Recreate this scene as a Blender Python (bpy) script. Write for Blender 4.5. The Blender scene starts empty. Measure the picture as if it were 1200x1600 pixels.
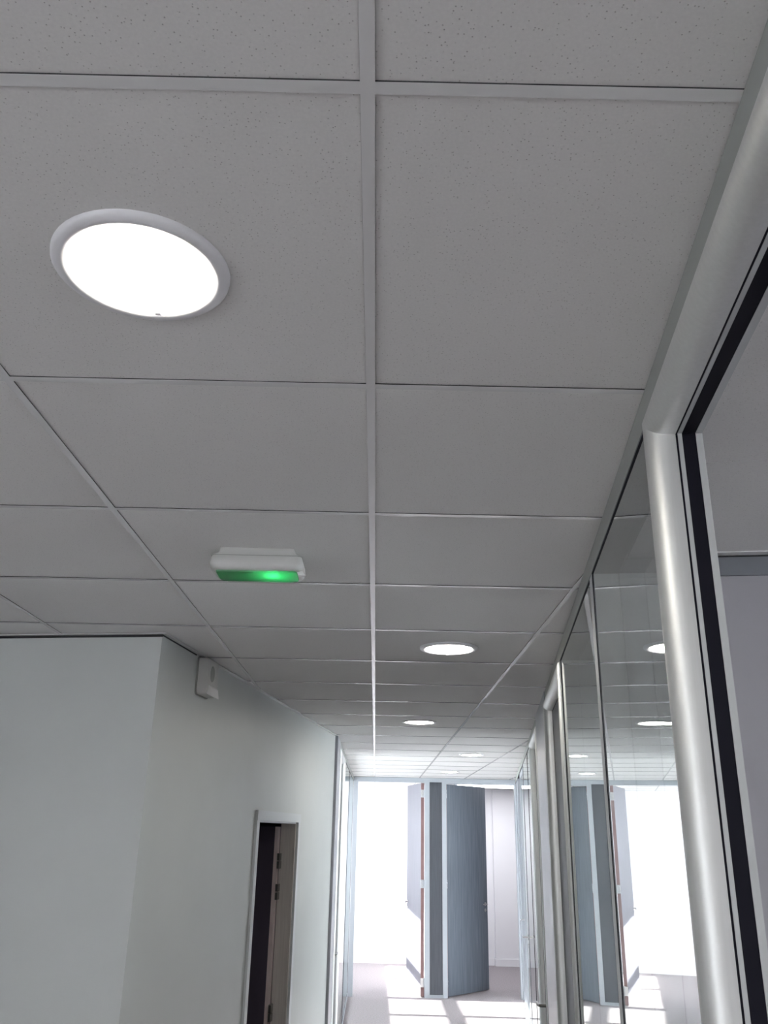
import bpy, math, random
from mathutils import Vector, Matrix

# ------------------------------------------------------------------ camera, world, sun, lights, exposure
SC = bpy.context.scene
COL = SC.collection
CAMZ = 1.89
cd = bpy.data.cameras.new('camera'); cam = bpy.data.objects.new('camera', cd); COL.objects.link(cam)
cd.sensor_fit = 'VERTICAL'; cd.sensor_height = 24.0; cd.sensor_width = 18.0
cd.lens = 24.0 * 1322.7 / 1600.0
cd.clip_start = 0.02; cd.clip_end = 200
_r = Vector((0.99978107, -0.00965967, 0.01856081))
_u = Vector((-0.02077787, -0.35368255, 0.93513471))
_f = Vector((0.00246846, 0.93531564, 0.35380583))
cam.matrix_world = Matrix(((_r.x, _u.x, -_f.x, 0), (_r.y, _u.y, -_f.y, 0), (_r.z, _u.z, -_f.z, CAMZ), (0, 0, 0, 1)))
SC.camera = cam

SC.view_settings.view_transform = 'Standard'
SC.view_settings.look = 'None'
SC.view_settings.gamma = 1.0
SC.view_settings.use_curve_mapping = False
SC.view_settings.exposure = 0.7

W = bpy.data.worlds.new('daylight'); SC.world = W; W.use_nodes = True
_bg = W.node_tree.nodes['Background']
_bg.inputs[0].default_value = (0.92, 0.95, 1.0, 1); _bg.inputs[1].default_value = 11.0

sd = bpy.data.lights.new('sun', 'SUN'); sun = bpy.data.objects.new('sun', sd); COL.objects.link(sun)
sd.energy = 23.0; sd.angle = math.radians(0.7); sd.color = (1.0, 0.97, 0.92)
sun.rotation_euler = Vector((1.0, -0.04, -0.59)).to_track_quat('-Z', 'Y').to_euler()
sun.location = (-8, 9, 7)

LAMP = 45.0        # radiance of the opal downlight diffusers

# ------------------------------------------------------------------ materials
def mat(name, color, rough=0.6, metal=0.0, spec=0.5):
    m = bpy.data.materials.new(name); m.use_nodes = True
    b = m.node_tree.nodes['Principled BSDF']
    b.inputs['Base Color'].default_value = (*color, 1)
    b.inputs['Roughness'].default_value = rough
    b.inputs['Metallic'].default_value = metal
    b.inputs['Specular IOR Level'].default_value = spec
    return m
def nd(m, t, **k):
    n = m.node_tree.nodes.new(t)
    for a, v in k.items(): setattr(n, a, v)
    return n
def lk(m, a, b): m.node_tree.links.new(a, b)
def coords(m, scale=(1, 1, 1)):
    g = nd(m, 'ShaderNodeNewGeometry'); mp = nd(m, 'ShaderNodeMapping')
    mp.inputs['Scale'].default_value = scale
    lk(m, g.outputs['Position'], mp.inputs['Vector'])
    return mp.outputs[0]
def mottled(name, c1, c2, scale, rough=0.6, spec=0.5, bump=0.0, bscale=None, stretch=(1, 1, 1), metal=0.0):
    m = mat(name, c1, rough, metal, spec)
    b = m.node_tree.nodes['Principled BSDF']
    co = coords(m, stretch)
    n = nd(m, 'ShaderNodeTexNoise'); n.inputs['Scale'].default_value = scale; n.inputs['Detail'].default_value = 3
    lk(m, co, n.inputs['Vector'])
    mx = nd(m, 'ShaderNodeMix', data_type='RGBA')
    mx.inputs[6].default_value = (*c1, 1); mx.inputs[7].default_value = (*c2, 1)
    rp = nd(m, 'ShaderNodeMapRange'); rp.inputs[1].default_value = 0.3; rp.inputs[2].default_value = 0.7
    lk(m, n.outputs[0], rp.inputs[0]); lk(m, rp.outputs[0], mx.inputs[0]); lk(m, mx.outputs[2], b.inputs['Base Color'])
    if bump:
        n2 = nd(m, 'ShaderNodeTexNoise'); n2.inputs['Scale'].default_value = bscale or scale
        lk(m, co, n2.inputs['Vector'])
        bp = nd(m, 'ShaderNodeBump'); bp.inputs['Strength'].default_value = bump; bp.inputs['Distance'].default_value = 0.001
        lk(m, n2.outputs[0], bp.inputs['Height']); lk(m, bp.outputs[0], b.inputs['Normal'])
    return m
def tile_material():
    m = mat('mineral_tile', (0.74, 0.735, 0.72), 0.9, 0, 0.2)
    b = m.node_tree.nodes['Principled BSDF']
    co = coords(m)
    # distorted coordinates keep the pin holes from lining up
    v = nd(m, 'ShaderNodeTexVoronoi'); v.inputs['Scale'].default_value = 190; v.inputs['Randomness'].default_value = 1.0
    lk(m, co, v.inputs['Vector'])
    cr = nd(m, 'ShaderNodeMapRange'); cr.inputs[1].default_value = 0.06; cr.inputs[2].default_value = 0.19
    lk(m, v.outputs['Distance'], cr.inputs[0])
    sep = nd(m, 'ShaderNodeSeparateColor'); lk(m, v.outputs['Color'], sep.inputs[0])
    th = nd(m, 'ShaderNodeMath', operation='LESS_THAN'); th.inputs[1].default_value = 0.12
    lk(m, sep.outputs[0], th.inputs[0])
    mxf = nd(m, 'ShaderNodeMath', operation='MAXIMUM'); lk(m, cr.outputs[0], mxf.inputs[0]); lk(m, th.outputs[0], mxf.inputs[1])
    n = nd(m, 'ShaderNodeTexNoise'); n.inputs['Scale'].default_value = 260; lk(m, co, n.inputs['Vector'])
    c2 = nd(m, 'ShaderNodeMix', data_type='RGBA')
    c2.inputs[6].default_value = (0.70, 0.695, 0.685, 1); c2.inputs[7].default_value = (0.80, 0.795, 0.78, 1)
    lk(m, n.outputs[0], c2.inputs[0])
    mx = nd(m, 'ShaderNodeMix', data_type='RGBA')
    mx.inputs[6].default_value = (0.40, 0.39, 0.375, 1)
    lk(m, mxf.outputs[0], mx.inputs[0]); lk(m, c2.outputs[2], mx.inputs[7]); lk(m, mx.outputs[2], b.inputs['Base Color'])
    bp = nd(m, 'ShaderNodeBump'); bp.inputs['Strength'].default_value = 0.35; bp.inputs['Distance'].default_value = 0.001
    lk(m, mxf.outputs[0], bp.inputs['Height']); lk(m, bp.outputs[0], b.inputs['Normal'])
    return m
def glass_material(name, tint=(0.95, 0.965, 0.96)):
    m = bpy.data.materials.new(name); m.use_nodes = True
    nt = m.node_tree; nt.nodes.clear()
    out = nd(m, 'ShaderNodeOutputMaterial'); mix = nd(m, 'ShaderNodeMixShader')
    tr = nd(m, 'ShaderNodeBsdfTransparent'); tr.inputs[0].default_value = (*tint, 1)
    gl = nd(m, 'ShaderNodeBsdfGlossy'); gl.inputs['Roughness'].default_value = 0.0; gl.inputs[0].default_value = (0.94, 0.97, 0.96, 1)
    g = nd(m, 'ShaderNodeNewGeometry')
    dt = nd(m, 'ShaderNodeVectorMath', operation='DOT_PRODUCT'); lk(m, g.outputs['Normal'], dt.inputs[0]); lk(m, g.outputs['Incoming'], dt.inputs[1])
    ab = nd(m, 'ShaderNodeMath', operation='ABSOLUTE'); lk(m, dt.outputs['Value'], ab.inputs[0])
    om = nd(m, 'ShaderNodeMath', operation='SUBTRACT'); om.inputs[0].default_value = 1.0; lk(m, ab.outputs[0], om.inputs[1])
    pw = nd(m, 'ShaderNodeMath', operation='POWER'); pw.inputs[1].default_value = 5.0; lk(m, om.outputs[0], pw.inputs[0])
    # both faces of the pane: R = 2r/(1+r), r from Schlick
    r = nd(m, 'ShaderNodeMath', operation='MULTIPLY_ADD'); r.inputs[1].default_value = 0.96; r.inputs[2].default_value = 0.04; lk(m, pw.outputs[0], r.inputs[0])
    t2 = nd(m, 'ShaderNodeMath', operation='MULTIPLY'); t2.inputs[1].default_value = 2.0; lk(m, r.outputs[0], t2.inputs[0])
    p1 = nd(m, 'ShaderNodeMath', operation='ADD'); p1.inputs[1].default_value = 1.0; lk(m, r.outputs[0], p1.inputs[0])
    dv = nd(m, 'ShaderNodeMath', operation='DIVIDE'); lk(m, t2.outputs[0], dv.inputs[0]); lk(m, p1.outputs[0], dv.inputs[1])
    lk(m, dv.outputs[0], mix.inputs[0]); lk(m, tr.outputs[0], mix.inputs[1]); lk(m, gl.outputs[0], mix.inputs[2]); lk(m, mix.outputs[0], out.inputs[0])
    return m
def emit_material(name, color, strength):
    m = bpy.data.materials.new(name); m.use_nodes = True
    nt = m.node_tree; nt.nodes.clear()
    out = nd(m, 'ShaderNodeOutputMaterial'); e = nd(m, 'ShaderNodeEmission')
    e.inputs[0].default_value = (*color, 1); e.inputs[1].default_value = strength
    lk(m, e.outputs[0], out.inputs[0])
    return m

M = {
 'tile': tile_material(),
 'bar': mat('white_bar', (0.76, 0.76, 0.76), 0.22, 0, 0.9),
 'wall': mottled('wall_paint', (0.60, 0.625, 0.615), (0.63, 0.655, 0.645), 3, 0.42, 0.5, 0.15, 180),
 'wall_room': mottled('lilac_grey_paint', (0.40, 0.39, 0.42), (0.43, 0.42, 0.45), 2, 0.7, 0.3),
 'channel_head': mottled('lacquered_channel', (0.34, 0.355, 0.34), (0.37, 0.385, 0.37), 3, 0.55, 0.4, metal=0.2),
 'channel_grey': mat('grey_channel', (0.20, 0.21, 0.235), 0.5),
 'wall_white': mottled('white_paint', (0.84, 0.84, 0.86), (0.86, 0.86, 0.88), 2, 0.7, 0.3),
 'alu': mottled('satin_aluminium', (0.68, 0.69, 0.68), (0.72, 0.73, 0.72), 4, 0.50, 0.5, 0.0, None, (40, 40, 1), 0.85),
 'alu_flat': mottled('lacquered_aluminium', (0.50, 0.52, 0.52), (0.54, 0.56, 0.56), 3, 0.55, 0.5, metal=0.3),
 'alu_white': mat('pale_aluminium', (0.42, 0.45, 0.49), 0.45, 0.2),
 'rubber': mat('black_rubber', (0.008, 0.008, 0.014), 0.6, 0, 0.15),
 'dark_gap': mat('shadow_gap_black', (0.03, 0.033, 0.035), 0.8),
 'laminate': mottled('dark_laminate', (0.085, 0.105, 0.135), (0.14, 0.165, 0.20), 5, 0.45, 0.5, stretch=(14, 14, 0.5)),
 'laminate_grey': mottled('grey_laminate', (0.06, 0.066, 0.08), (0.085, 0.092, 0.11), 6, 0.5, 0.4, stretch=(14, 14, 0.5)),
 'panel_grey': mottled('grey_panel', (0.34, 0.35, 0.38), (0.38, 0.39, 0.42), 5, 0.35, 0.5, stretch=(14, 14, 0.4), metal=0.4),
 'leaf_pale': mottled('pale_laminate', (0.13, 0.13, 0.16), (0.16, 0.16, 0.19), 5, 0.5, 0.4, stretch=(14, 14, 0.5)),
 'edge_red': mottled('red_wood_edge', (0.25, 0.15, 0.15), (0.30, 0.185, 0.18), 12, 0.6, 0.3),
 'edge_pink': mottled('pale_wood_edge', (0.80, 0.66, 0.66), (0.84, 0.72, 0.71), 12, 0.6, 0.3),
 'reveal_wood': mottled('grey_oak', (0.60, 0.56, 0.53), (0.70, 0.66, 0.62), 7, 0.55, 0.4, stretch=(20, 20, 0.7)),
 'trim': mat('door_trim', (0.66, 0.69, 0.71), 0.4),
 'steel': mat('brushed_steel', (0.72, 0.72, 0.72), 0.25, 1.0),
 'dark_steel': mat('dark_steel', (0.25, 0.25, 0.24), 0.35, 1.0),
 'carpet': mottled('grey_carpet', (0.27, 0.245, 0.255), (0.36, 0.33, 0.345), 60, 0.95, 0.1, 0.6, 700),
 'glass': glass_material('partition_glass'),
 'plastic': mat('white_plastic', (0.62, 0.62, 0.60), 0.5),
 'plastic_white': mat('bright_plastic', (0.9, 0.9, 0.9), 0.4),
 'grille': mat('grey_grille', (0.33, 0.34, 0.32), 0.7),
 'lamp_rim': mat('white_enamel', (0.80, 0.80, 0.82), 0.35),
 'lamp': emit_material('opal_diffuser', (1.0, 0.95, 0.86), LAMP),
 'panel_lamp': emit_material('panel_diffuser', (0.95, 0.95, 1.0), 5.0),
 'led': emit_material('green_led', (0.10, 1.0, 0.35), 45.0),
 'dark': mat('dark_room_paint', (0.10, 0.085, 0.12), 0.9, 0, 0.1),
}

# ------------------------------------------------------------------ helpers
ORG = {}
class MB:
    def __init__(s, fr=None): s.v = []; s.f = []; s.fr = fr
    def pt(s, p):
        if s.fr: return s.fr(*p)
        return Vector(p)
    def add(s, vs, fs):
        b = len(s.v); s.v += [s.pt(p) for p in vs]; s.f += [tuple(b + i for i in f) for f in fs]; return s
    def box(s, x0, x1, y0, y1, z0, z1):
        return s.add([(x0,y0,z0),(x1,y0,z0),(x1,y1,z0),(x0,y1,z0),(x0,y0,z1),(x1,y0,z1),(x1,y1,z1),(x0,y1,z1)],
                     [(0,3,2,1),(4,5,6,7),(0,1,5,4),(1,2,6,5),(2,3,7,6),(3,0,4,7)])
    def loft(s, rings, cap=True):
        n = len(rings[0]); vs = [p for r in rings for p in r]; fs = []
        for i in range(len(rings) - 1):
            for j in range(n):
                k = (j + 1) % n
                fs.append((i*n+j, i*n+k, (i+1)*n+k, (i+1)*n+j))
        if cap: fs += [tuple(range(n))[::-1], tuple((len(rings)-1)*n + j for j in range(n))]
        return s.add(vs, fs)
    def tube(s, pts, r, n=10):
        pts = [Vector(p) for p in pts]; rings = []
        for i, p in enumerate(pts):
            d = (pts[min(i+1, len(pts)-1)] - pts[max(i-1, 0)]).normalized()
            a = d.orthogonal().normalized() if i == 0 else (a - d * a.dot(d)).normalized()
            b = d.cross(a)
            rings.append([tuple(p + a * r * math.cos(2*math.pi*k/n) + b * r * math.sin(2*math.pi*k/n)) for k in range(n)])
        return s.loft(rings)
def rect_ring(cx, cy, w, d, z, c=0.0, n=3):
    if c <= 0: return [(cx-w/2,cy-d/2,z),(cx+w/2,cy-d/2,z),(cx+w/2,cy+d/2,z),(cx-w/2,cy+d/2,z)]
    out = []
    for sx, sy, a0 in ((1,-1,-90),(1,1,0),(-1,1,90),(-1,-1,180)):
        for k in range(n+1):
            a = math.radians(a0 + 90*k/n)
            out.append((cx+sx*(w/2-c)+c*math.cos(a), cy+sy*(d/2-c)+c*math.sin(a), z))
    return out
def mkobj(name, mb, m, parent=None, origin=None, smooth=False, fixn=True, auto=None):
    org = ORG[parent.name] if parent is not None and parent.name in ORG else Vector((0,0,0))
    o_loc = Vector(origin) if origin is not None else (org if parent is not None else base_of(mb.v))
    me = bpy.data.meshes.new(name)
    me.from_pydata([tuple(v - o_loc) for v in mb.v], [], mb.f)
    if fixn:
        import bmesh
        bm = bmesh.new(); bm.from_mesh(me); bmesh.ops.recalc_face_normals(bm, faces=bm.faces); bm.to_mesh(me); bm.free()
    me.materials.append(m)
    if smooth:
        for p in me.polygons: p.use_smooth = True
        if auto: me.set_sharp_from_angle(angle=math.radians(auto))
    o = bpy.data.objects.new(name, me); COL.objects.link(o)
    if parent is not None: o.parent = parent
    o.location = o_loc - org
    ORG[o.name] = o_loc.copy()
    return o
def base_of(vs):
    xs=[v.x for v in vs]; ys=[v.y for v in vs]; zs=[v.z for v in vs]
    return Vector(((min(xs)+max(xs))/2, (min(ys)+max(ys))/2, min(zs)))
def empty(name, loc, label, cat, group=None, kind=None):
    o = bpy.data.objects.new(name, None); COL.objects.link(o); o.location = loc; ORG[o.name] = Vector(loc)
    o.empty_display_size = 0.1
    return tag(o, label, cat, group, kind)
def tag(o, label, cat, group=None, kind=None):
    o['label'] = label; o['category'] = cat
    if group: o['group'] = group
    if kind: o['kind'] = kind
    return o
def struct(name, mb, m, label, cat, **k):
    return tag(mkobj(name, mb, m, **k), label, cat, None, 'structure')

def frame(px, py, slope, sign=1):
    """s runs along the wall away from the camera, d goes from the corridor face into the wall, z is height."""
    a = math.atan(slope); u = Vector((math.sin(a), math.cos(a), 0)); n = Vector((math.cos(a), -math.sin(a), 0)) * sign
    o = Vector((px, py, 0))
    return lambda s, d, z: o + u * s + n * d + Vector((0, 0, z))
R = frame(0.262, 0.0, 0.1345, 1)          # right glazed partition
L = frame(-0.821, 3.171, 0.1420, -1)      # left diagonal wall
G = frame(-0.300, 0.0, 0.0, -1)           # left glazed partition, parallel to the ceiling grid
E_ = lambda s, d, z: Vector((s, 11.80 + d, z))   # end partition, s = world X
H = 2.578
ZT = 2.526                                # underside of the partition head channel

# ------------------------------------------------------------------ shell
struct('floor', MB().box(-4.2, 6.2, -4.2, 15.2, -0.12, 0.0), M['carpet'], 'grey carpeted floor running to the far rooms, patches of sun on it', 'floor')

# ceiling: tiles and bars as children
ceiling = empty('ceiling', (0, 0, H), 'suspended ceiling of white pin-holed mineral tiles in a white metal grid', 'ceiling', None, 'structure')
X0, Y0, P = -0.0230, 0.6349, 0.6
def clip(poly, a, b, c):                  # keep a*x+b*y <= c
    out = []
    for i in range(len(poly)):
        p, q = poly[i], poly[(i+1) % len(poly)]
        fp, fq = a*p[0]+b*p[1]-c, a*q[0]+b*q[1]-c
        if fp <= 0: out.append(p)
        if (fp < 0 < fq) or (fq < 0 < fp):
            t = fp/(fp-fq); out.append((p[0]+(q[0]-p[0])*t, p[1]+(q[1]-p[1])*t))
    return out
def area(p): return abs(sum(p[i][0]*p[(i+1)%len(p)][1]-p[(i+1)%len(p)][0]*p[i][1] for i in range(len(p))))/2
def slab(poly, z0, z1):
    mb = MB(); n = len(poly)
    return mb.add([(x,y,z0) for x,y in poly] + [(x,y,z1) for x,y in poly],
                  [tuple(range(n))[::-1], tuple(range(n, 2*n))] + [(i,(i+1)%n,n+(i+1)%n,n+i) for i in range(n)])
def place(poly, z0, z1, name, m, cache, key):
    """one piece; whole pieces share a mesh"""
    if key is not None and key in cache:
        me, c0 = cache[key]
        o = bpy.data.objects.new(name, me); COL.objects.link(o); o.parent = ceiling
        o.location = Vector((poly[0][0], poly[0][1], 0)); ORG[o.name] = o.location + Vector((0,0,H)); return o
    c = Vector((poly[0][0], poly[0][1], H))
    o = mkobj(name, slab(poly, z0, z1), m, ceiling, origin=c)
    if key is not None: cache[key] = (o.data, c)
    return o
cache = {}
random.seed(4)
YE = 11.80
LAMPS = [(-1, 0, 'large bright round downlight nearest the viewer, in the left part of the ceiling'),
         (0, 4, 'second nearest round downlight, right of the central ceiling bar, above the corridor'),
         (0, 8, 'third nearest round downlight, midway down the corridor ceiling'),
         (1, 12, 'small far round downlight in the right row, above and right of the farthest one'),
         (1, 16, 'farthest and smallest round downlight, just before the end partition')]
lampcells = {(a, b) for a, b, _ in LAMPS}
def rclip(poly, yc):
    if yc < YE: poly = clip(poly, 1, -0.1345, 0.262 + 0.004)
    return poly
HOLE = 0.101
for i in range(-5, 6):
    for j in range(-7, 24):
        x0, y0 = X0 + P*i, Y0 + P*j
        g = 0.002
        base = [(x0+g, y0+g), (x0+P-g, y0+g), (x0+P-g, y0+P-g), (x0+g, y0+P-g)]
        dz = random.choice((0.0021, 0.0023, 0.0026))
        if y0 < YE < y0 + P and x0 + P > 0.262 + 0.1345*y0:      # row cut by the end partition on the right
            polys = [rclip([(x0+g,y0+g),(x0+P-g,y0+g),(x0+P-g,YE),(x0+g,YE)], 0), [(x0+g,YE+.001),(x0+P-g,YE+.001),(x0+P-g,y0+P-g),(x0+g,y0+P-g)]]
        else:
            polys = [rclip(base, y0+P/2)]
        for q in polys:
            if len(q) < 3 or area(q) < 1e-4: continue
            if y0 > 14.6: continue
            if y0 > 6.6 and x0 < -1.9: q = clip(q, -1, 0, 1.898)
            if len(q) < 3: continue
            whole = abs(area(q) - (P-2*g)**2) < 1e-5
            if (i, j) in lampcells and whole:
                cx, cy = x0+P/2, y0+P/2; n = 48; inner = []; outer = []
                for k in range(n):
                    a = 2*math.pi*k/n; ca, sa = math.cos(a), math.sin(a); r = (P/2-g)/max(abs(ca), abs(sa))
                    inner.append((cx+HOLE*ca, cy+HOLE*sa)); outer.append((cx+r*ca, cy+r*sa))
                mb = MB(); vs = [(x,y,H+dz) for x,y in inner] + [(x,y,H+dz) for x,y in outer] + [(x,y,H+.015) for x,y in inner] + [(x,y,H+.015) for x,y in outer]
                fs = []
                for k in range(n):
                    k2 = (k+1) % n
                    fs += [(k,k2,n+k2,n+k),(2*n+k,3*n+k,3*n+k2,2*n+k2),(k,2*n+k,2*n+k2,k2),(n+k,n+k2,3*n+k2,3*n+k)]
                mb.add(vs, fs); mkobj('ceiling_tile', mb, M['tile'], ceiling, origin=(cx, cy, H))
            else:
                place(q, H+dz, H+.015, 'ceiling_tile', M['tile'], cache, ('t', dz) if whole else None)
BW = 0.0075
for i in range(-5, 7):                    # main runners
    x = X0 + P*i
    yt = YE if x > -1.85 else 6.92
    q = rclip([(x-BW, -4.0), (x+BW, -4.0), (x+BW, yt), (x-BW, yt)], 0)
    if len(q) > 2 and area(q) > 1e-4: place(q, H, H+.0004, 'main_bar', M['bar'], cache, None)
    if x > -1.85: place([(x-BW, YE), (x+BW, YE), (x+BW, 14.66), (x-BW, 14.66)], H, H+.0004, 'main_bar', M['bar'], cache, None)
for j in range(-6, 24):                   # cross bars, one per tile side
    y = Y0 + P*j
    if y > 14.6: continue
    for i in range(-5, 6):
        x = X0 + P*i
        if x < -1.9 and y > 6.9: continue
        q0 = [(x+BW, y-BW), (x+P-BW, y-BW), (x+P-BW, y+BW), (x+BW, y+BW)]
        q = rclip(q0, y)
        if len(q) < 3 or area(q) < 1e-4: continue
        whole = abs(area(q) - area(q0)) < 1e-7
        place(q, H, H+.0004, 'cross_bar', M['bar'], cache, 'c' if whole else None)

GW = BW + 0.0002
for j in range(-6, 24):                   # dark strips painting the shadow and dust line between bar and tile
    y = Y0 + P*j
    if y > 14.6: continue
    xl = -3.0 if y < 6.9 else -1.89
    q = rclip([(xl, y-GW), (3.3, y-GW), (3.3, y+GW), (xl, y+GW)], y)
    if len(q) > 2: place(q, H+.0005, H+.0020, 'joint_shade', M['dark_gap'], cache, None)
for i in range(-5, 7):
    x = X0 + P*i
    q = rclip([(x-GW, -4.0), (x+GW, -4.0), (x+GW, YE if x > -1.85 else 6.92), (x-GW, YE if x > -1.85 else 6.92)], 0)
    if len(q) > 2 and area(q) > 1e-4: place(q, H+.00045, H+.0020, 'joint_shade', M['dark_gap'], cache, None)
struct('roof', MB().box(-4.2, 6.2, -4.2, 6.95, 2.95, 3.05).box(-2.0, 6.2, 6.95, 15.2, 2.95, 3.05), M['dark'], 'dark slab above the suspended ceiling', 'roof')
# outer walls and hidden sides of the rooms
struct('wall_rear', MB().box(-4.2, 6.2, -4.2, -4.0, 0, 2.95), M['wall_white'], 'white wall behind the viewer', 'wall')
struct('wall_far', MB().box(-1.85, 1.90, 14.67, 14.85, 0, 2.95).box(1.90, 6.0, 14.71, 14.85, 0, 2.95), M['wall_white'], 'pale wall closing the rooms beyond the end partition', 'wall')
struct('wall_outer_left', MB().box(-4.2, -4.0, -4.0, 7.0, 0, .4).box(-4.2, -4.0, -4.0, 7.0, 2.1, 2.95).box(-4.2, -4.0, -4.0, -3.0, .4, 2.1).box(-4.2, -4.0, -1.85, 7.0, .4, 2.1), M['wall_white'], 'white wall closing the near area on the left', 'wall')
w3 = empty('fill_window', (-4.05, -2.6, 0.4), 'window added left of the viewer to light the near ceiling, out of sight', 'window', None, 'structure')  # unseen opening added as a daylight source for the near ceiling
mkobj('glass_pane', MB().add([(-4.1,-3.0,.4),(-4.1,-1.85,.4),(-4.1,-1.85,2.1),(-4.1,-3.0,2.1)], [(0,1,2,3)]), M['glass'], w3, fixn=False)
mkobj('window_frame', MB().box(-4.13,-4.07,-3.0,-1.85,.4,.44), M['alu_white'], w3)
# window facade at left (lights the far corridor)
fx0, fx1 = -2.0, -1.9
SILL, HEAD = 1.215, 2.41
fa = MB().box(fx0, fx1, 6.9, 14.85, 0, SILL).box(fx0, fx1, 6.9, 14.85, HEAD, 2.95).box(fx0, fx1, 6.9, 7.1, SILL, HEAD).box(fx0, fx1, 14.5, 14.85, SILL, HEAD)
struct('wall_window_side', fa, M['wall_white'], 'white outer wall with the window band left of the far rooms', 'wall')
win = empty('window_1', (fx1, 10.8, SILL), 'long window band with grey frame lighting the far end from the left', 'window', None, 'structure')
mkobj('window_frame', MB().box(-1.99, -1.9, 7.1, 14.5, SILL, SILL+.03).box(-1.99, -1.9, 7.1, 14.5, HEAD-.03, HEAD), M['alu_white'], win)
for y in (8.9, 10.84, 13.30):
    mkobj('mullion', MB().box(-1.98, -1.905, y-.055, y+.055, SILL, HEAD), M['alu_white'], win)
mkobj('transom', MB().box(-1.94, -1.905, 7.1, 14.5, 1.628, 1.735), M['alu_white'], win)
mkobj('glass_pane', MB().add([(-1.95,7.1,SILL),(-1.95,14.5,SILL),(-1.95,14.5,HEAD),(-1.95,7.1,HEAD)], [(0,1,2,3)]), M['glass'], win, fixn=False)

# left front wall facing the viewer and the diagonal wall
wf = MB(L)
wf.box(0.0, 0.10, 0.0, 3.4, 0, H-.002)
struct('wall_left_front', wf, M['wall'], 'pale grey-green wall stub facing the viewer at the left', 'wall')
DS0, DS1, DZT = 1.505, 2.405, 1.94
wl = MB(L)
wl.box(0.10, DS0, 0.0, 0.09, 0, H-.002).box(DS1, 3.56, 0.0, 0.09, 0, H-.002).box(DS0, DS1, 0.0, 0.09, DZT, H-.002)
struct('wall_left', wl, M['wall'], 'long pale grey-green corridor wall at the left with a dark open doorway', 'wall')
# perimeter trims
tr = empty('trim_1', tuple(L(1.7, 0, H-.02)), 'slim white edge trim where the left walls meet the ceiling', 'trim', None, 'structure')
mkobj('edge_angle', MB(L).box(-0.022, 0.0, -0.022, 3.4, H-.0035, H-.0005), M['bar'], tr)
mkobj('edge_angle', MB(L).box(0.0, 3.56, -0.022, 0.0, H-.0035, H-.0005), M['bar'], tr)
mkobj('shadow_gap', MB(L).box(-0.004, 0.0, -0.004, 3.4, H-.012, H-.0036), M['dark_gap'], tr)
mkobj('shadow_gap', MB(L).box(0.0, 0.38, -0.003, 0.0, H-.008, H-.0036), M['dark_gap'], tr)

# open doorway in the left wall
d1 = empty('door_1', tuple(L(1.95, 0, 0)), 'open doorway in the left wall, dark room behind its pale frame', 'doorway', None, 'structure')
mkobj('frame_post', MB(L).box(DS0-.045, DS0+.004, -.012, .002, 0, DZT+.045), M['trim'], d1)
mkobj('frame_post', MB(L).box(DS1-.004, DS1+.045, -.012, .002, 0, DZT+.045), M['trim'], d1)
mkobj('frame_head', MB(L).box(DS0-.045, DS1+.045, -.014, .0021, DZT-.004, DZT+.045), M['trim'], d1)
rv = mkobj('jamb', MB(L).box(DS1-.022, DS1-.001, .0022, .092, 0, DZT-.0042), M['reveal_wood'], d1); rv['label'] = 'grey wood-grained jamb'
mkobj('jamb', MB(L).box(DS0+.001, DS0+.022, .0022, .092, 0, DZT-.004), M['reveal_wood'], d1)
mkobj('jamb_head', MB(L).box(DS0+.022, DS1-.022, .0022, .092, DZT-.012, DZT-.0042), M['trim'], d1)
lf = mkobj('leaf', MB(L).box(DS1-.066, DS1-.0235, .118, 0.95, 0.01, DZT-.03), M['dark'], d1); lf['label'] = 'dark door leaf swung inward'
ed = mkobj('leaf_edge', MB(L).box(DS1-.066, DS1-.0235, .0945, .1175, 0.01, DZT-.03), M['edge_pink'], lf); ed['label'] = 'pinkish bare wood edge'
for z in (1.72, 1.55, 0.92, 0.25):
    mkobj('hinge', MB(L).box(DS1-.073, DS1-.0225, .080, .0940, z-.045, z-.006).box(DS1-.073, DS1-.0225, .080, .0940, z+.0, z+.04), M['dark_steel'], lf)
# dark store behind
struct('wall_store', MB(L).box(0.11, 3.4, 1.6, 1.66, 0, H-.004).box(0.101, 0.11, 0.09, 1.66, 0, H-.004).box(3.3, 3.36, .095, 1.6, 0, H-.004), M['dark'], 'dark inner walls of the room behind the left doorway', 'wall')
struct('wall_cross_left', MB().box(-4.0, -0.40, 6.93, 7.0, 0, 2.95), M['wall_white'], 'cross wall between the dark room and the windowed rooms', 'wall')

# ------------------------------------------------------------------ round-profile door frames
PROF = [(0.050,0.004),(0.050,-0.003),(0.046,-0.0075),(0.040,-0.0105),(0.033,-0.012),(0.026,-0.0115),(0.019,-0.009),(0.012,-0.0045),(0.006,0.002),(0.0025,0.009),(0.0007,0.018),(0.0,0.030)]
BACK = [(0.012,0.030),(0.050,0.030)]
def profile_pieces(FR, s0, s1, zt, prof, name, m, parent, smooth=True, legs=(1,1,1)):
    """extrude prof (a = outward from the opening edge, d = depth) up, across and down with mitres: three parts"""
    ring = lambda kind: [((s1+a) if kind in ('f0','f1') else (s0-a), d, 0 if kind in ('f0','n0') else zt+a) for a, d in prof]
    out = []
    if legs[0]: out.append(mkobj(name+'_post', MB(FR).loft([ring('f0'), ring('f1')]), m, parent, smooth=smooth, auto=40))
    if legs[1]: out.append(mkobj(name+'_head', MB(FR).loft([ring('f1'), ring('n1')]), m, parent, smooth=smooth, auto=40))
    if legs[2]: out.append(mkobj(name+'_post', MB(FR).loft([ring('n1'), ring('n0')]), m, parent, smooth=smooth, auto=40))
    return out
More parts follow.
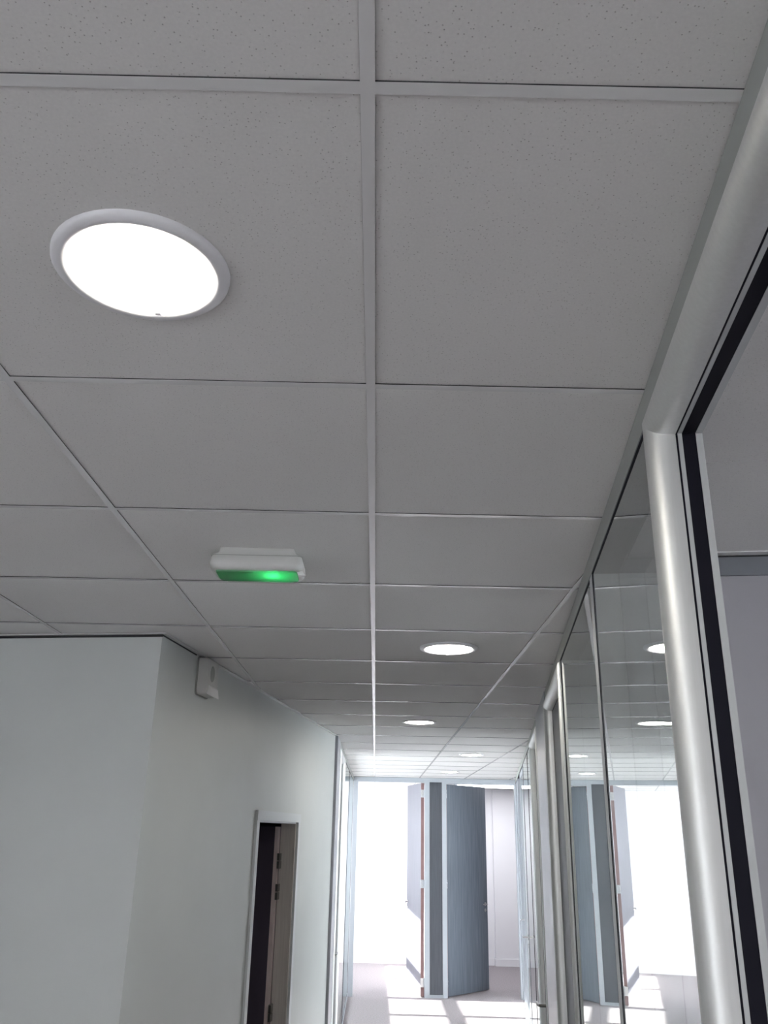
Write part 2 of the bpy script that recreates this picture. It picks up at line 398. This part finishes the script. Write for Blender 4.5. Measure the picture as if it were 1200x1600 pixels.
def lever(FR, s, d, z, dirs, parent, m, out=-1, l=0.115, k=1.0):
    h = mkobj('handle', MB(FR).tube([(s,d,z),(s,d+out*.045*k,z)], .008).tube([(s,d+out*.045*k,z),(s+dirs*.02,d+out*.052*k,z),(s+dirs*l,d+out*.052*k,z-.002)], .0075), m, parent, smooth=True, auto=50)
    mkobj('rosette', MB(FR).tube([(s,d,z),(s,d+out*.008,z)], .024, 16), m, parent, smooth=True, auto=50)
    mkobj('rosette', MB(FR).tube([(s,d,z-.075),(s,d+out*.007,z-.075)], .022, 16), m, parent, smooth=True, auto=50)
    return h
def door_frame(FR, s0, s1, parent):
    zt = ZT - 0.050 - 0.003
    profile_pieces(FR, s0, s1, zt, PROF + BACK[::-1], 'frame', M['alu'], parent)
    def strip(nm, m, d0, d1, a0=0.0, a1=0.02):
        profile_pieces(FR, s0, s1, zt, [(a0,d0),(a0,d1),(a1,d1),(a1,d0)], nm, m, parent, smooth=False)
    strip('seal', M['rubber'], .0301, .0335, .002)
    strip('stop', M['alu_flat'], .0336, .0400, .0015)
    strip('rebate', M['rubber'], .0401, .0600, .0012)
    strip('inner_frame', M['alu_flat'], .0601, .0700, .0)
def head_channel(FR, s0, s1, parent, d1=0.07):
    mkobj('head_channel', MB(FR).box(s0, s1, 0.0, d1, ZT+.001, H-.001), M['channel_head'], parent)
    mkobj('channel_seam', MB(FR).box(s0, s1, 0.002, d1-.002, ZT-.0012, ZT+.0008), M['rubber'], parent)
def glazing(FR, s0, s1, parent, z0=0.05, z1=None, two=True):
    z1 = z1 or ZT-.0015
    for dd in ((.003, .067) if two else (.02,)):
        mkobj('glass_pane', MB(FR).add([(s0,dd,z0),(s1,dd,z0),(s1,dd,z1),(s0,dd,z1)], [(0,1,2,3)]), M['glass'], parent, fixn=False)
    for dd0, dd1 in ((.0008,.0028),(.0672,.0692)):
        w = .0015 if dd0 < .05 else .008
        mkobj('seal', MB(FR).box(s0,s0+w,dd0,dd1,z0,z1).box(s1-w,s1,dd0,dd1,z0,z1).box(s0,s1,dd0,dd1,z1-w,z1).box(s0,s1,dd0,dd1,z0,z0+w), M['rubber'], parent)
def post(FR, s0, s1, parent, m='alu_flat', d0=0.0, d1=.07, z0=0.0, z1=None):
    return mkobj('post', MB(FR).box(s0, s1, d0, d1, z0, z1 or ZT-.003), M[m], parent)

# right partition
pr = empty('wall_right', tuple(R(5.0, 0, 0)), 'long glazed partition on the right with satin aluminium posts reflecting the corridor', 'glass partition', None, 'structure')
head_channel(R, -3.5, 4.395, pr); head_channel(R, 5.40, 11.85, pr)
mkobj('floor_channel', MB(R).box(-3.5, 0.19, 0, .07, 0, .05).box(1.242, 3.30, 0, .07, 0, .05).box(6.47, 9.7, 0, .07, 0, .05), M['alu_flat'], pr)
post(R, 1.242, 1.279, pr); post(R, 2.112, 2.162, pr); post(R, 3.285, 3.308, pr)
glazing(R, 1.280, 2.111, pr); glazing(R, 2.163, 3.284, pr)
sp = mkobj('solid_panel', MB(R).box(4.395, 5.40, -.004, .074, 0, H-.001), M['panel_grey'], pr); sp['label'] = 'full-height grey panel between two doors'
post(R, 6.47, 6.50, pr); post(R, 7.28, 7.292, pr, 'rubber', .002, .068); post(R, 8.52, 8.60, pr, 'alu_white')
glazing(R, 6.501, 7.279, pr); glazing(R, 7.293, 8.519, pr)
post(R, 9.66, 9.74, pr, 'alu_white'); post(R, 10.72, 10.80, pr, 'alu_white')
glazing(R, 10.801, 11.70, pr)
glazing(R, -1.9, 0.16, pr); post(R, 0.161, 0.188, pr); post(R, -1.95, -1.901, pr)
mkobj('solid_panel', MB(R).box(-3.5, -1.951, 0, .07, 0, ZT-.003), M['panel_grey'], pr)

dA = empty('door_2', tuple(R(.7, 0, 0)), 'nearest doorway on the right, rounded aluminium frame with black rebate, standing open', 'doorway', None, 'structure')
door_frame(R, 0.240, 1.190, dA)
dB = empty('door_3', tuple(R(3.8, 0, 0)), 'second doorway on the right with rounded frame and dark leaf, before the grey panel', 'door', None, 'structure')
door_frame(R, 3.36, 4.343, dB)
lfB = mkobj('leaf', MB(R).box(3.362, 4.341, .031, .071, .008, ZT-.056), M['laminate_grey'], dB)
lever(R, 3.45, .031, 1.0, 1, lfB, M['steel'])
dC = empty('door_4', tuple(R(5.9, 0, 0)), 'third doorway on the right with rounded frame, just past the grey panel', 'door', None, 'structure')
door_frame(R, 5.455, 6.417, dC)
lfC = mkobj('leaf', MB(R).box(5.457, 6.415, .031, .071, .008, ZT-.056), M['laminate_grey'], dC)
lever(R, 5.53, .031, 0.985, 1, lfC, M['dark_steel'], k=1.65)
dD = empty('door_5', tuple(R(9.1, 0, 0)), 'fourth door on the right, glazed leaf with pale frame and lever handle', 'door', None, 'structure')
gl = mkobj('leaf', MB(R).box(8.61, 8.67, .004, .04, .01, ZT-.01).box(9.59, 9.65, .004, .04, .01, ZT-.01).box(8.67, 9.59, .004, .04, .01, .10).box(8.67, 9.59, .004, .04, ZT-.07, ZT-.01), M['alu_white'], dD)
mkobj('glass_pane', MB(R).add([(8.67,.01,.1),(9.59,.01,.1),(9.59,.01,ZT-.07),(8.67,.01,ZT-.07)], [(0,1,2,3)]), M['glass'], gl, fixn=False)
lever(R, 8.66, .004, 1.02, 1, gl, M['steel'])
dE = empty('door_6', tuple(R(10.2, 0, 0)), 'last door on the right beside the end partition, recessed grey leaf', 'door', None, 'structure')
lfE = mkobj('leaf', MB(R).box(9.742, 10.718, .035, .07, .008, ZT-.003), M['panel_grey'], dE)
lever(R, 10.62, .035, 1.0, -1, lfE, M['steel'])

# rooms behind the right partition
wr = MB(R).box(2.155, 2.205, .072, 5.2, 0, H-.001)
rc = struct('wall_room_right', wr, M['wall_room'], 'grey-white cross wall of the nearest right-hand room, seen through the doorway', 'wall')
cc = mkobj('head_channel', MB(R).box(2.147, 2.1545, .072, 5.2, H-.055, H-.006), M['channel_grey'], rc)
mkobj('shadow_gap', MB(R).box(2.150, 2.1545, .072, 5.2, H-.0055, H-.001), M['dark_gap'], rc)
struct('wall_room_second', MB(R).box(5.9, 5.95, .0755, 5.0, 0, H-.001), M['wall_white'], 'cross wall between the second and third right-hand rooms', 'wall')
# ceiling of the right rooms, laid parallel to the partition
cr_ = empty('ceiling_right', tuple(R(1.0, 1.0, H)), 'plain tiled ceiling of the rooms behind the right partition', 'ceiling', None, 'structure')
for a in range(-6, 17):
    for b in range(0, 8):
        s0, e0 = 2.145-P+P*a*1.0, .075+P*b
        if a >= 1: s0 += .06
        if s0 > 11.0: continue
        g = .0015; t = MB(R).box(s0+g, s0+P-g, e0+g, e0+P-g, H+.001, H+.014)
        mkobj('ceiling_tile', t, M['tile'], cr_)
mkobj('ceiling_backing', MB(R).box(-3.4, 11.3, .075, 5.0, H+.016, H+.02), M['dark_gap'], cr_)
mkobj('edge_angle', MB(R).box(2.118, 2.1468, .073, 5.0, H-.002, H+.0005), M['bar'], cr_)
# right outer facade with daylight
fr_ = MB().box(6.0, 6.1, -4.0, 15.0, 0, 1.0).box(6.0, 6.1, -4.0, 15.0, 2.3, 2.95).box(6.0, 6.1, -4.0, -3.2, 1.0, 2.3).box(6.0, 6.1, -1.4, 3.2, 1.0, 2.3).box(6.0, 6.1, 11.5, 15.0, 1.0, 2.3)
struct('wall_outer_right', fr_, M['wall_white'], 'outer wall with windows far behind the right partition', 'wall')
w2 = empty('window_2', (6.0, 0, 1.0), 'windows of the right-hand rooms, out of sight', 'window', None, 'structure')
mkobj('glass_pane', MB().add([(6.05,3.2,1.0),(6.05,11.5,1.0),(6.05,11.5,2.3),(6.05,3.2,2.3)], [(0,1,2,3)]), M['glass'], w2, fixn=False)
for y in (4.5, 7.5, 9): mkobj('window_frame', MB().box(6.01,6.09,y-.03,y+.03,1.0,2.3), M['alu_white'], w2)

# left glazed partition
pl = empty('wall_left_glazed', tuple(G(9.2, 0, 0)), 'glazed partition at the far left of the corridor letting the sun in', 'glass partition', None, 'structure')
sl = mkobj('solid_panel', MB(G).box(6.70, 7.19, 0.0, .07, 0, H-.001), M['panel_grey'], pl)
head_channel(G, 7.191, 11.80, pl)
post(G, 8.21, 8.25, pl); post(G, 9.95, 9.965, pl, 'rubber', .002, .068)
glazing(G, 8.251, 9.949, pl); glazing(G, 9.966, 11.735, pl)
mkobj('floor_channel', MB(G).box(8.25, 11.74, -.002, .072, 0, .05), M['alu_white'], pl)
d7 = empty('door_7', tuple(G(7.7, 0, 0)), 'narrow grey door in the far left partition with rounded pale frame', 'door', None, 'structure')
door_frame(G, 7.243, 8.155, d7)
lf7 = mkobj('leaf', MB(G).box(7.245, 8.153, .031, .071, .008, ZT-.056), M['panel_grey'], d7)
lever(G, 7.33, .031, 1.0, 1, lf7, M['steel'])

# ------------------------------------------------------------------ end partition
pe = empty('wall_end', (0.8, 11.8, 0), 'end partition with two door openings either side of a dark panel', 'partition', None, 'structure')
mkobj('head_channel', MB(E_).box(-.372, 1.915, 0, .07, ZT, H-.001), M['alu_white'], pe)
post(E_, -.300, -.240, pe, 'alu_white', z1=ZT); post(E_, .645, .709, pe, 'alu_white', z1=ZT); post(E_, .872, .931, pe, 'alu_white', z1=ZT)
post(E_, 1.836, 1.915, pe, 'alu_white', z1=ZT)
mkobj('inner_head', MB(E_).box(.931, 1.836, .012, .058, ZT-.020, ZT-.0005).box(-.240, .645, .012, .058, ZT-.010, ZT-.0005), M['alu_white'], pe)
dp_ = mkobj('solid_panel', MB(E_).box(.7095, .8715, .010, .060, .035, ZT-.0005), M['laminate_grey'], pe); dp_['label'] = 'narrow dark grey panel'
mkobj('panel_foot', MB(E_).box(.7095, .8715, .004, .066, 0, .034), M['alu_white'], pe)
mkobj('solid_wall', MB().box(-1.899, -.373, 11.78, 11.87, 0, 2.95), M['wall_white'], pe)
mkobj('solid_wall', MB().box(1.916, 6.0, 11.78, 11.87, 0, 2.95), M['wall_white'], pe)
# wall between the two far rooms
struct('wall_between', MB().box(.735, .845, 11.88, 14.66, 0, H-.001), M['wall_white'], 'white wall between the two rooms beyond the end partition', 'wall')
def leaf_frame(hx, hy, ang, sign):
    """s from hinge outwards, d = thickness direction"""
    u = Vector((math.cos(ang), math.sin(ang), 0)); n = Vector((-math.sin(ang), math.cos(ang), 0)) * sign; o = Vector((hx, hy, 0))
    return lambda s, d, z: o + u*s + n*d + Vector((0,0,z))
d8 = empty('door_8', (.645, 11.86, 0), 'far left door swung open into the sunlit room, reddish edge toward the corridor', 'door', None, 'structure')
F8 = leaf_frame(.640, 11.845, math.atan2(.80, -.150), 1)
l8 = mkobj('leaf', MB(F8).box(.004, .82, .0, .042, .01, ZT-.012), M['leaf_pale'], d8)
e8 = mkobj('leaf_edge', MB(F8).box(-.001, .0035, .0, .042, .01, ZT-.012), M['edge_red'], l8); e8['label'] = 'reddish bare wood edge'
# the edge nearest the corridor is wide in view: visible hinge-side stile
for z in (2.38, 1.28, 0.16):
    mkobj('hinge', MB(F8).box(-.010, -.0015, -.004, .044, z-.05, z+.05), M['steel'], l8)
lever(F8, .765, .042, 1.02, -1, l8, M['steel'], out=1)
lever(F8, .765, .0, 1.02, -1, l8, M['steel'], out=-1)
d9 = empty('door_9', (.931, 11.86, 0), 'far right blue-grey door standing half open into the far room', 'door', None, 'structure')
F9 = leaf_frame(.936, 11.850, math.atan2(.59, .585), 1)
l9 = mkobj('leaf', MB(F9).box(.004, .83, .0, .040, .01, ZT-.022), M['laminate'], d9)
mkobj('leaf_edge', MB(F9).box(-.001, .0035, .0, .040, .01, ZT-.022), M['edge_red'], l9)
for z in (2.38, 1.28, 0.16):
    mkobj('hinge', MB(F9).box(-.010, -.0015, -.006, .010, z-.05, z+.05), M['steel'], l9)
lever(F9, .775, .0, 1.02, -1, l9, M['steel'], out=-1)
lever(F9, .775, .040, 1.02, -1, l9, M['steel'], out=1)
# far room details
struct('baseboard_far', MB().box(.85, 1.90, 14.655, 14.669, 0, .10).box(1.886, 1.9, 14.6, 14.669, 0, .10).box(1.90, 5.9, 14.57, 14.587, 0, .10), M['wall_white'], 'white baseboard along the far wall of the end room', 'baseboard')
struct('wall_far_projection', MB().box(1.90, 5.9, 14.588, 14.70, 0, H-.001), M['wall_white'], 'slightly projecting lilac-white wall section seen through the far right doorway', 'wall')

# ------------------------------------------------------------------ things
def disc_ring(c, r, z, n=48): return [(c[0]+r*math.cos(2*math.pi*k/n), c[1]+r*math.sin(2*math.pi*k/n), z) for k in range(n)]
for a, b, lab in LAMPS:
    c = (X0+P*a+P/2, Y0+P*b+P/2)
    t = empty('round_downlight', (c[0], c[1], H), lab, 'ceiling light', 'round recessed downlights in the corridor ceiling')
    mb = MB()
    rings = [disc_ring(c, .092, H+.020), disc_ring(c, .092, H-.001), disc_ring(c, .0945, H-.0055), disc_ring(c, .102, H-.007), disc_ring(c, .110, H-.0055), disc_ring(c, .1145, H-.002), disc_ring(c, .115, H+.0025)]
    mb.loft(rings, cap=False)
    mkobj('rim', mb, M['lamp_rim'], t, smooth=True, fixn=False)
    df = MB(); df.loft([disc_ring(c, .0915, H+.004), disc_ring(c, .0905, H+.0), disc_ring(c, .080, H-.003), disc_ring(c, .045, H-.005), disc_ring(c, .002, H-.0055)])
    mkobj('diffuser', df, M['lamp'], t, smooth=True)
    mkobj('catch', MB().box(c[0]-.004, c[0]+.004, c[1]+.088, c[1]+.093, H-.0075, H-.0045), M['lamp_rim'], t)
# unseen lamps added to light the near area (built the same way)
EXTRA = [(-1.523, -1.465), (-.323, -1.465), (-2.723, -1.465), (-2.123, .935)]
for c, el in ((EXTRA[0], 'added round downlight behind the viewer, outside the picture on the left'), (EXTRA[1], 'added round downlight behind the viewer, outside the picture above the corridor line')):
    t = empty('round_downlight', (c[0], c[1], H-.003), el, 'ceiling light', 'added downlights outside the picture')
    mkobj('rim', MB().loft([disc_ring(c, .0985, H-.0005), disc_ring(c, .101, H-.0055), disc_ring(c, .111, H-.0055), disc_ring(c, .115, H-.0005)], cap=False), M['lamp_rim'], t, smooth=True, fixn=False)
    mkobj('diffuser', MB().loft([disc_ring(c, .098, H-.0005), disc_ring(c, .085, H-.003), disc_ring(c, .002, H-.005)]), M['lamp'], t, smooth=True)
# panel light beyond the right-hand doorway
t = empty('panel_light', (1.8, 13.2, H), 'bright panel light in the ceiling beyond the far right doorway', 'ceiling light')
mkobj('frame', MB().box(1.18,2.42,12.46,12.48,H-.012,H-.0005).box(1.18,2.42,13.92,13.94,H-.012,H-.0005).box(1.18,1.20,12.48,13.92,H-.012,H-.0005).box(2.40,2.42,12.48,13.92,H-.012,H-.0005), M['lamp_rim'], t)
mkobj('diffuser', MB().box(1.20, 2.40, 12.48, 13.92, H-.008, H-.001), M['panel_lamp'], t)
t = empty('panel_light', (2.9, 0.6, H), 'panel light added to brighten the nearest right-hand room, out of sight', 'ceiling light')  # unseen emitter added to lift the brightness of the nearest right room
mkobj('diffuser', MB(R).box(-1.2, -.6, 1.6, 2.2, H-.010, H-.001), emit_material('room_fill_glow', (0.95, 0.95, 1.0), 5.5), t)

# emergency exit luminaire
ec = Vector((-.325, 2.165))
t = empty('emergency_light', (ec.x, ec.y, H-.075), 'white emergency exit luminaire under the ceiling with a glowing green lens', 'emergency light')
body = MB().loft([rect_ring(ec.x, ec.y, .195, .110, H+.002, .008), rect_ring(ec.x, ec.y, .200, .112, H-.010, .01), rect_ring(ec.x, ec.y, .236, .120, H-.018, .014), rect_ring(ec.x, ec.y, .244, .122, H-.040, .016), rect_ring(ec.x, ec.y, .236, .116, H-.052, .02), rect_ring(ec.x, ec.y, .226, .106, H-.056, .02), rect_ring(ec.x, ec.y, .208, .090, H-.056, .014), rect_ring(ec.x, ec.y, .206, .088, H-.028, .014)])
mkobj('body', body, M['plastic'], t, smooth=True, auto=35)
mkobj('body_seam', MB().loft([rect_ring(ec.x, ec.y, .2375, .1215, H-.0190, .014), rect_ring(ec.x, ec.y, .2385, .1225, H-.0202, .014)]), M['grille'], t)
lensm = bpy.data.materials.new('green_lens'); lensm.use_nodes = True
nt = lensm.node_tree; nt.nodes.clear()
_o = nt.nodes.new('ShaderNodeOutputMaterial'); _m = nt.nodes.new('ShaderNodeMixShader'); _t = nt.nodes.new('ShaderNodeBsdfTransparent'); _d = nt.nodes.new('ShaderNodeBsdfTranslucent'); _g = nt.nodes.new('ShaderNodeBsdfGlossy'); _m2 = nt.nodes.new('ShaderNodeMixShader')
_t.inputs[0].default_value = (0.60, 0.85, 0.70, 1); _d.inputs[0].default_value = (0.50, 0.68, 0.56, 1); _g.inputs['Roughness'].default_value = 0.1
_m.inputs[0].default_value = 0.6; _m2.inputs[0].default_value = 0.08
nt.links.new(_t.outputs[0], _m.inputs[1]); nt.links.new(_d.outputs[0], _m.inputs[2]); nt.links.new(_m.outputs[0], _m2.inputs[1]); nt.links.new(_g.outputs[0], _m2.inputs[2]); nt.links.new(_m2.outputs[0], _o.inputs[0])
lens = MB().loft([rect_ring(ec.x, ec.y, .212, .094, H-.0563, .012), rect_ring(ec.x, ec.y, .210, .092, H-.0600, .014), rect_ring(ec.x, ec.y, .190, .080, H-.0625, .016)])
ln = mkobj('lens', lens, lensm, t, smooth=True, auto=35); ln['label'] = 'translucent green-lit lens'
LEDP = (ec.x+.042, ec.y-.012, H-.046)
mkobj('led', MB().loft([disc_ring(LEDP, .0035, H-.034, 12), disc_ring(LEDP, .0035, H-.042, 12), disc_ring(LEDP, .0012, H-.045, 12)]), M['led'], t)
mkobj('lens_rail', MB().box(ec.x-.085, ec.x+.085, ec.y+.038, ec.y+.041, H-.0640, H-.0595), M['grille'], t)
mkobj('test_button', MB().loft([rect_ring(ec.x+.119, ec.y-.030, .018, .016, H-.0655), rect_ring(ec.x+.113, ec.y-.030, .016, .016, H-.0530)]), M['plastic_white'], t)
pd = bpy.data.lights.new('green_led_light', 'POINT'); pd.color = (0.12, 1.0, 0.38); pd.energy = 0.010; pd.shadow_soft_size = .004
po = bpy.data.objects.new('green_led_light', pd); COL.objects.link(po); po.parent = t; po.location = Vector((LEDP[0], LEDP[1], LEDP[2]-.003)) - Vector((ec.x, ec.y, H-.075))

# wall-mounted sounder / emergency block on the diagonal wall
t = empty('wall_sounder', tuple(L(.475, -.001, 2.42)), 'small white wall unit with a grille, mounted under the ceiling on the left wall', 'alarm unit')
def lring(s0, s1, z0, z1, d, c, n=3):
    cx, cz, w, h = (s0+s1)/2, (z0+z1)/2, s1-s0, z1-z0
    return [(x, d, z) for x, z, _ in rect_ring(cx, cz, w, h, 0, c, n)]
mkobj('back_plate', MB(L).loft([lring(.400,.560,2.412,2.574,-.0005,.018), lring(.400,.560,2.412,2.574,-.006,.018)]), M['grille'], t)
mkobj('body', MB(L).loft([lring(.405,.555,2.416,2.570,-.0065,.018), lring(.405,.555,2.416,2.570,-.034,.018), lring(.412,.548,2.423,2.563,-.046,.016), lring(.422,.538,2.433,2.553,-.050,.012)]), M['plastic'], t, smooth=True, auto=35)
gr = mkobj('grille', MB(L).loft([[(.462+.026*math.cos(2*math.pi*k/20), -.0501, 2.505+.034*math.sin(2*math.pi*k/20)) for k in range(20)], [(.462+.024*math.cos(2*math.pi*k/20), -.0525, 2.505+.032*math.sin(2*math.pi*k/20)) for k in range(20)]]), M['grille'], t); gr['label'] = 'round grey grille'
lb = MB(L).add([(.425,-.046,2.418),(.535,-.046,2.418),(.535,-.046,2.458),(.425,-.046,2.458),(.430,-.064,2.409),(.530,-.064,2.409),(.530,-.058,2.446),(.430,-.058,2.446)], [(0,1,2,3),(4,5,6,7),(0,1,5,4),(1,2,6,5),(2,3,7,6),(3,0,4,7)])
mkobj('lens', lb, M['plastic_white'], t)
